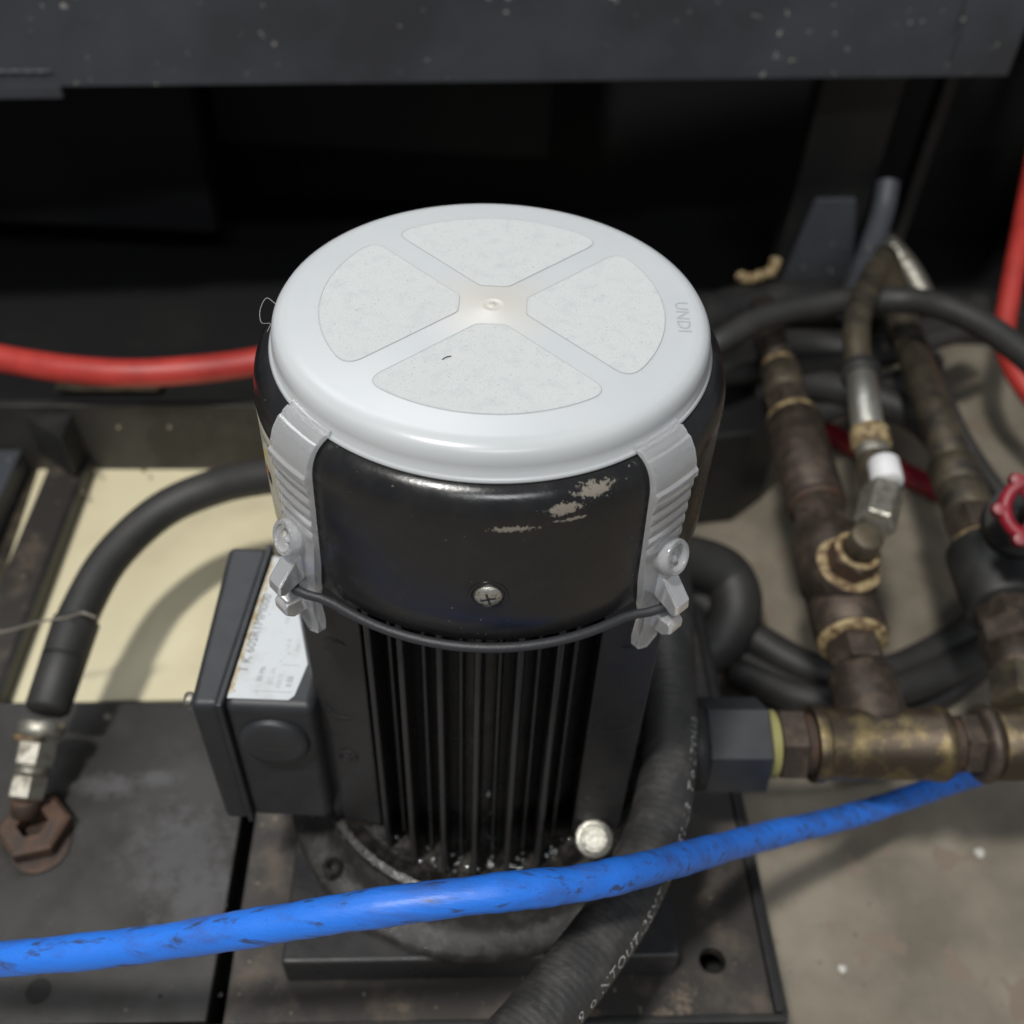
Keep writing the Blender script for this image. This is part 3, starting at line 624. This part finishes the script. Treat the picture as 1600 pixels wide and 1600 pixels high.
for n_h, (pp, rd, lb) in enumerate([(H1, 1.15, 'upper black hose curving under the brass pipe toward the right valve'), (H2, 1.05, 'lowest black hose of the coil resting on the concrete'),
        (H3, 1.0, 'middle black hose squeezed between the two others of the coil'), (H4, 1.7, 'fat black hose loop bulging out right beside the motor cowl')]):
    tag(obj('coiled_hose', tube(pp, rd, 20), 'rubber2'), lb, 'hose', g)
pz_ = [tuple(atz(x, y, -31)[:2]) for x, y in ((1075, 735), (1165, 725), (1215, 690), (1190, 500), (1060, 500))]
tag(obj('dark_block', prism(pz_, -36.9, -28), 'postblack', None, False, .3, 3), 'low black block on the floor close behind the right side of the motor', 'housing')  # black block added to fill the dark area beside the cowl
for pp, rd, lb in [([ad(1170, 610, 76), ad(1260, 600, 77), ad(1345, 615, 77), ad(1430, 650, 76), ad(1475, 690, 75)], 1.25, 'dark hose sagging behind the pipes toward the middle of the olive pipe'),
        ([ad(1170, 545, 78), ad(1260, 538, 80), ad(1380, 550, 80), ad(1450, 520, 82), ad(1530, 480, 84)], 1.2, 'dark hose passing low behind all the pipes below the slack hose'),
        ([ad(1455, 560, 75), ad(1480, 630, 73), ad(1515, 700, 71), ad(1570, 780, 68), ad(1640, 850, 66)], .55, 'thin dark cable slanting over the concrete right of the olive pipe'),
        ([ad(1190, 650, 77), ad(1290, 640, 78), ad(1400, 600, 79), ad(1460, 560, 80)], 1.0, 'dark hose crossing between the brass valve and the olive pipe')]:
    tag(obj('background_hose', tube(pp, rd, 16), 'rubber2'), lb, 'hose', 'dark hoses tangled behind the pipes')
# red hoses
RP = [atz(-260, 500, -22), atz(-120, 535, -22.5), atz(0, 560, -23), atz(100, 576, -23), atz(200, 583, -23), atz(300, 578, -23), atz(400, 565, -23), atz(520, 540, -22.5), atz(650, 500, -22)]
tag(obj('red_hose', tube(RP, .92, 20), 'red'), 'bright red hose crossing the dark bay left of the motor', 'hose')
RQ = [ad(1640, 150, 88), ad(1622, 230, 86), ad(1606, 310, 84), ad(1591, 390, 82), ad(1578, 460, 81), ad(1570, 530, 80), ad(1592, 590, 78), ad(1660, 680, 76)]
tag(obj('red_hose', tube(RQ, .82, 20), 'red'), 'red hose hanging down at the right edge beside the cabinet', 'hose')

# ================================================================== PIPE MANIFOLDS
ZM = -24.0
mf = thing('pipe_manifold', 'tarnished brass tee and pipe run screwed into the right side of the pump', 'pipe fitting', (19, .4, ZM-1.8))
def mx(px): a = atz(px, 1162, ZM); return a
O = mx(1370); ydir = (mx(1600)-mx(1130)); ydir /= np.linalg.norm(ydir)
def ax_(px): return mx(px)
# pump outlet and union
seg_(mf, 'pump_outlet', 'dark', ax_(1010), ax_(1100), 1.9)
seg_(mf, 'union_nut', 'box', ax_(1092), ax_(1192), 2.3, hexa=True, rot=.35)
seg_(mf, 'union_collar', 'dark', ax_(1070), ax_(1094), 2.2)
seg_(mf, 'thread_seal', 'yellowband', ax_(1192), ax_(1210), 1.62)
seg_(mf, 'hex_nipple', 'bronze', ax_(1209), ax_(1252), 1.8, hexa=True, rot=.1)
seg_(mf, 'nipple_neck', 'rusty', ax_(1250), ax_(1272), 1.45)
# tee
r_ = 1.72
obj('tee_body', lathe([(1.2, 0), (r_+.1, 0), (r_+.14, .1), (r_+.12, .5), (r_, .62), (r_, 5.9), (r_+.08, 6.0), (r_+.1, 6.4), (r_, 6.6), (1.2, 6.6)], tuple(ax_(1265)), tuple(ydir), 48), 'brass', mf, angle=40)
obj('tee_branch', lathe([(1.72, .4), (1.72, 1.6), (1.66, 2.2), (1.66, 3.9), (1.5, 4.1), (0, 4.1)], tuple(ax_(1372)), tuple((0, 1, 0)), 40), 'bronze', mf)
seg_(mf, 'nipple_neck', 'rusty', ax_(1478), ax_(1494), 1.3)
seg_(mf, 'hex_nipple', 'bronze', ax_(1492), ax_(1524), 1.55, hexa=True)
seg_(mf, 'end_collar', 'bronze', ax_(1522), ax_(1548), 1.9, ch=.3)
seg_(mf, 'end_fitting', 'brass', ax_(1547), ax_(1720), 1.78)
# branch running back from the tee
bx = lambda px, py, z=ZM: atz(px, py, z)
T0, T1, T2, T3, T4, T5, T6, T7, T8 = [np.array([19.35-.0*k, yy, ZM]) for k, yy in enumerate((4.3, 5.6, 7.0, 9.6, 14.6, 16.9, 24.0, 25.2, 29.0))]
dv = np.array([-.03, 1, 0])
P_ = lambda y: np.array([19.25-.012*(y-4), y, ZM])
seg_(mf, 'pipe_neck', 'rusty', P_(4.3), P_(4.9), 1.0)
seg_(mf, 'hex_nut', 'bronze', P_(4.8), P_(6.5), 1.45, hexa=True)
seg_(mf, 'sealant_ring', 'seal', P_(6.4), P_(6.75), 1.85)
seg_(mf, 'valve_body', 'bronze', P_(6.7), P_(14.2), 1.92, 1.88, ch=.2)
seg_(mf, 'valve_collar', 'bronze', P_(10.2), P_(13.8), 2.05, ch=.3)
seg_(mf, 'hex_nut', 'bronze', P_(14.2), P_(16.6), 1.62, hexa=True, rot=.2)
seg_(mf, 'rust_ring', 'rusty', P_(16.5), P_(17.0), 1.7)
seg_(mf, 'check_valve', 'bronze', P_(17.0), P_(24.6), 1.78)
seg_(mf, 'sealant_ring', 'seal', P_(24.5), P_(25.1), 1.68)
seg_(mf, 'hex_nut', 'bronze', P_(25.1), P_(27.4), 1.5, hexa=True)
seg_(mf, 'coupling', 'oldmetal', P_(27.4), P_(30.2), 1.35)
seg_(mf, 'sealant_ring', 'seal', P_(30.2), P_(30.8), 1.2)
seg_(mf, 'coupling', 'bronze', P_(30.8), P_(38), 1.05)
# side port of the valve body, with its elbow and hose line
pc = atz(1318, 880, -22.6); pdir = np.array([.10, -.12, 1.0]); pdir /= np.linalg.norm(pdir)
r1 = atz(1325, 884, -21.6); pb = r1-pdir*2.6
seg_(mf, 'side_port', 'bronze', pb, pb+pdir*2.6, 1.75)
obj('port_seal', lathe([(1.2, 0), (1.72, 0), (1.76, .12), (1.5, .22), (1.2, .16)], tuple(pb+pdir*2.6), tuple(pdir), 36), 'seal', mf)
seg_(mf, 'port_nut', 'rusty', pb+pdir*2.4, pb+pdir*3.9, 1.35, hexa=True)
obj('port_seal', lathe([(.9, 0), (1.2, 0), (1.22, .12), (1.1, .22), (.9, .16)], tuple(pb+pdir*3.9), tuple(pdir), 30), 'seal', mf)
seg_(mf, 'elbow_leg', 'oldmetal', pb+pdir*3.8, pb+pdir*5.3, .85)
ea = pb+pdir*5.5
eb = ad(1378, 780, 56.2)
hl = thing('small_hose_line', 'thin hose line with a silver ferrule and white sleeve between the two brass pipe runs', 'hose', tuple(ea))
seg_(hl, 'elbow_block', 'pale', ad(1366, 822, 53.2), ad(1380, 768, 55.6), 1.1, hexa=True)
seg_(hl, 'ferrule', 'oldmetal', ad(1378, 772, 56.5), ad(1366, 718, 58.2), 1.05)
seg_(hl, 'white_sleeve', 'whitebit', ad(1387, 756, 55.6), ad(1380, 722, 56.6), .86)
seg_(hl, 'sealant_ring', 'seal', ad(1362, 700, 58.8), ad(1358, 676, 59.6), 1.12)
seg_(hl, 'swivel', 'pale', ad(1366, 722, 58.2), ad(1362, 698, 59), .95)
seg_(hl, 'crimp_sleeve', 'zinc', ad(1357, 680, 59.5), ad(1345, 585, 63), .92)
seg_(hl, 'collar', 'dark', ad(1346, 592, 62.8), ad(1344, 576, 63.4), 1.2)
obj('hose_body', tube([ad(1344, 585, 63.2), ad(1338, 540, 64.5), ad(1340, 500, 66), ad(1352, 460, 68), ad(1370, 420, 71)], .85, 18), 'oldmetal', hl)

# right pipe run with the red handwheel
rm = thing('valve_pipe', 'olive pipe run with hex fittings and red handwheel at the right edge', 'pipe fitting', (28, 12, -27))
Q = lambda px, py, z=-24.0: atz(px, py, z)
def rs(name, mt, a, b, r0_, r1_=None, **k): return seg_(rm, name, mt, Q(*a), Q(*b), r0_, r1_, **k)
rs('long_pipe', 'oldmetal', (1496, 745), (1425, 545), 1.22, 1.15)
rs('long_pipe', 'oldmetal', (1428, 556), (1380, 400), 1.1, 1.1)
rs('pipe_collar', 'oldmetal', (1502, 768), (1488, 728), 1.5)
rs('coupling', 'oldmetal', (1520, 815), (1500, 765), 1.45)
rs('hex_nut', 'bronze', (1532, 850), (1516, 808), 1.75, hexa=True)
rs('sealant_ring', 'seal', (1536, 862), (1531, 848), 1.62)
rs('valve_body', 'dark', (1572, 955), (1536, 860), 2.1)
rs('hex_nut', 'bronze', (1584, 985), (1571, 950), 1.75, hexa=True)
rs('hex_nut', 'bronze', (1592, 1020), (1583, 984), 1.95, hexa=True, rot=.3)
rs('coupling', 'bronze', (1600, 1060), (1591, 1020), 1.55)
rs('lower_nut', 'oldmetal', (1602, 1110), (1598, 1058), 1.7, hexa=True)
wc = ad(1620, 797, 51); wn = np.array([-.25, -.55, .8]); wn /= np.linalg.norm(wn)
obj('bonnet', lathe([(1.9, -4.2), (1.9, -2.6), (1.2, -2.2), (.6, -1.6), (.5, 0), (0, 0)], tuple(wc), tuple(wn), 28), 'dark', rm)
wx, wy, wz = frame(wn)
wheel = obj('handwheel', tube([wc+wx*1.48*math.cos(t)+wy*1.48*math.sin(t) for t in np.linspace(0, 2*math.pi, 49)], .36, 14, 1, caps=False), 'crimson', rm)
for k in range(6):
    t = 2*math.pi*k/6+.35; c = wc+wx*1.75*math.cos(t)+wy*1.75*math.sin(t)
    obj('grip_lobe', lathe([(0, -.42), (.3, -.36), (.42, 0), (.3, .36), (0, .42)], tuple(c), tuple(wn), 14), 'crimson', wheel)
    if k % 2 == 0: obj('spoke', tube([wc, wc+wx*1.5*math.cos(t)+wy*1.5*math.sin(t)], .2, 8, 2), 'crimson', wheel)
obj('wheel_nut', hexn(.45, .5, tuple(wc-wn*.1), tuple(wn)), 'pale', wheel, False, .03)
# red bar lying on the floor behind the pipes
ra, rb = atz(1265, 655, -35.6), atz(1480, 768, -35.6); dd = (rb-ra)/np.linalg.norm(rb-ra); dn = np.array([-dd[1], dd[0], 0])
tag(obj('red_lever_bar', prism([tuple((ra+dn*.8)[:2]), tuple((rb+dn*.8)[:2]), tuple((rb-dn*.8)[:2]), tuple((ra-dn*.8)[:2])], -36.4, -35.4), 'crimson', None, False, .2, 3), 'dark red flat bar lying on the concrete behind the brass pipes', 'bar')
# grey bent pipe and braided end behind, near the post foot
tag(obj('bent_pipe', tube([ad(1388, 285, 84), ad(1380, 330, 84), ad(1362, 385, 83), ad(1340, 440, 81), ad(1325, 490, 79)], .95, 16), 'beam'), 'blue grey pipe end leaning beside the wide post', 'pipe')
tag(obj('braided_hose', tube([ad(1368, 365, 88), ad(1398, 395, 87), ad(1425, 430, 86), ad(1450, 480, 85)], .95, 18, 14, rf=lambda i, s: 1+.05*math.sin(i*2.2)), 'pale'), 'pale braided metal hose end glinting behind the pipes', 'hose')
tag(obj('crumpled_foil', tube([ad(1155, 432, 84), ad(1172, 436, 83), ad(1190, 430, 83), ad(1206, 424, 83.5), ad(1212, 408, 84)], .42, 9, 5, rf=lambda i, s: 1+.3*math.sin(i*2.3)), 'seal'), 'small pale crumpled scrap at the foot of the wide post', 'scrap')
tag(obj('floor_duct', tube([ad(1080, 505, 82), ad(1160, 478, 84), ad(1300, 468, 86), ad(1420, 462, 88)], 1.7, 18), 'dark'), 'dark conduit lying behind the arched hose at the foot of the post', 'conduit')

# ================================================================== small things
for px, py, r_, lb in [(1529, 1334, .32, 'small round white pebble on the concrete right of the blue hose'), (1315, 1515, .24, 'tiny whitish crumb on the concrete near the plate corner')]:
    a = atz(px, py, -36.9)
    tag(obj('pebble', lathe([(0, -.25), (r_*.8, -.15), (r_, .05), (r_*.7, r_*.6), (0, r_*.8)], (a[0], a[1], -36.8), seg=12, rfun=lambda t: 1+.12*math.sin(3*t)), 'pebble'), lb, 'pebble')
# oily drops and swarf lodged round the fin feet and on the flange, plus beads modelled as highlights
V, F = [], []
def blob(c, r_):
    global V, F
    v, f = lathe([(0, -r_*.5), (r_*.8, -r_*.3), (r_, 0), (r_*.6, r_*.6), (0, r_*.8)], c, seg=7, rot=random.random()*6)
    n = len(V); V += v; F += [tuple(i+n for i in q) for q in f]
for k in range(30):
    gx = random.choice([-3.3, -2.0, -.65, .75, 2.1, 3.4])+random.gauss(0, .22); rd = random.uniform(5.9, 6.9)
    if abs(gx) < rd: blob((gx, -math.sqrt(rd*rd-gx*gx), -25.2+random.random()*.15), random.choice([.04, .05, .06, .09]))
for gx, n_b in ((-3.3, 1), (-2.0, 2), (-.65, 4), (.75, 5), (2.1, 3), (3.4, 3), (4.6, 2)):
    for k in range(n_b):
        x = gx+random.gauss(0, .25); rd = random.uniform(6.2, 6.8); blob((x, -math.sqrt(rd*rd-x*x), -25.15), random.uniform(.07, .13))
for k in range(7): blob((.55+random.gauss(0, .12), -5.2, -25+random.random()*4.5), random.uniform(.04, .09))  # bright beads in place of a highlight streak between the middle fins
for k in range(60):
    an = R(random.uniform(200, 320)); rd = random.choice([random.uniform(7.8, 8.0), random.uniform(8.3, 9.3), random.uniform(9.1, 9.4)])
    z = -25.1 if rd < 8.1 else -27.42 if rd < 9 else -27.55
    blob((rd*math.cos(an), rd*math.sin(an), z), random.uniform(.02, .045))
for k in range(10): blob((5.5+random.gauss(0, .5), -4.8+random.gauss(0, .35), -25.0), random.uniform(.04, .1))
o = obj('swarf_and_glints', (V, F), 'drop'); o['kind'] = 'stuff'; o['label'] = 'tiny bright oily swarf flecks and added highlight beads round the feet of the fins'
V, F = [], []
for k in range(170):
    a = atz(random.uniform(1180, 1600), random.uniform(560, 1600), -37); r_ = random.choice([.03, .04, .05, .08])
    blob((a[0], a[1], -37+r_*.4), r_)
o = obj('floor_grit', (V, F), 'pebble2'); o['kind'] = 'stuff'; o['label'] = 'fine grit scattered over the concrete floor'
# a dark hair-like fleck on a pane and lint at the cover's left rim
tag(obj('dark_fibre', tube([(-1.35, -3.05, .03), (-1.25, -2.95, .045), (-1.1, -2.86, .035)], .014, 6, 6), 'inkblack'), 'tiny dark fibre lying on the front frosted pane', 'fibre')
tag(obj('lint_thread', tube([(-7.0, .3, -.6), (-7.35, .5, -.5), (-7.5, .1, -.7), (-7.4, -.3, -.9), (-7.15, -.2, -1.0), (-7.2, -.5, -1.1)], .010, 5, 8), 'lint'), 'curly grey lint thread caught on the left rim of the cover', 'lint')
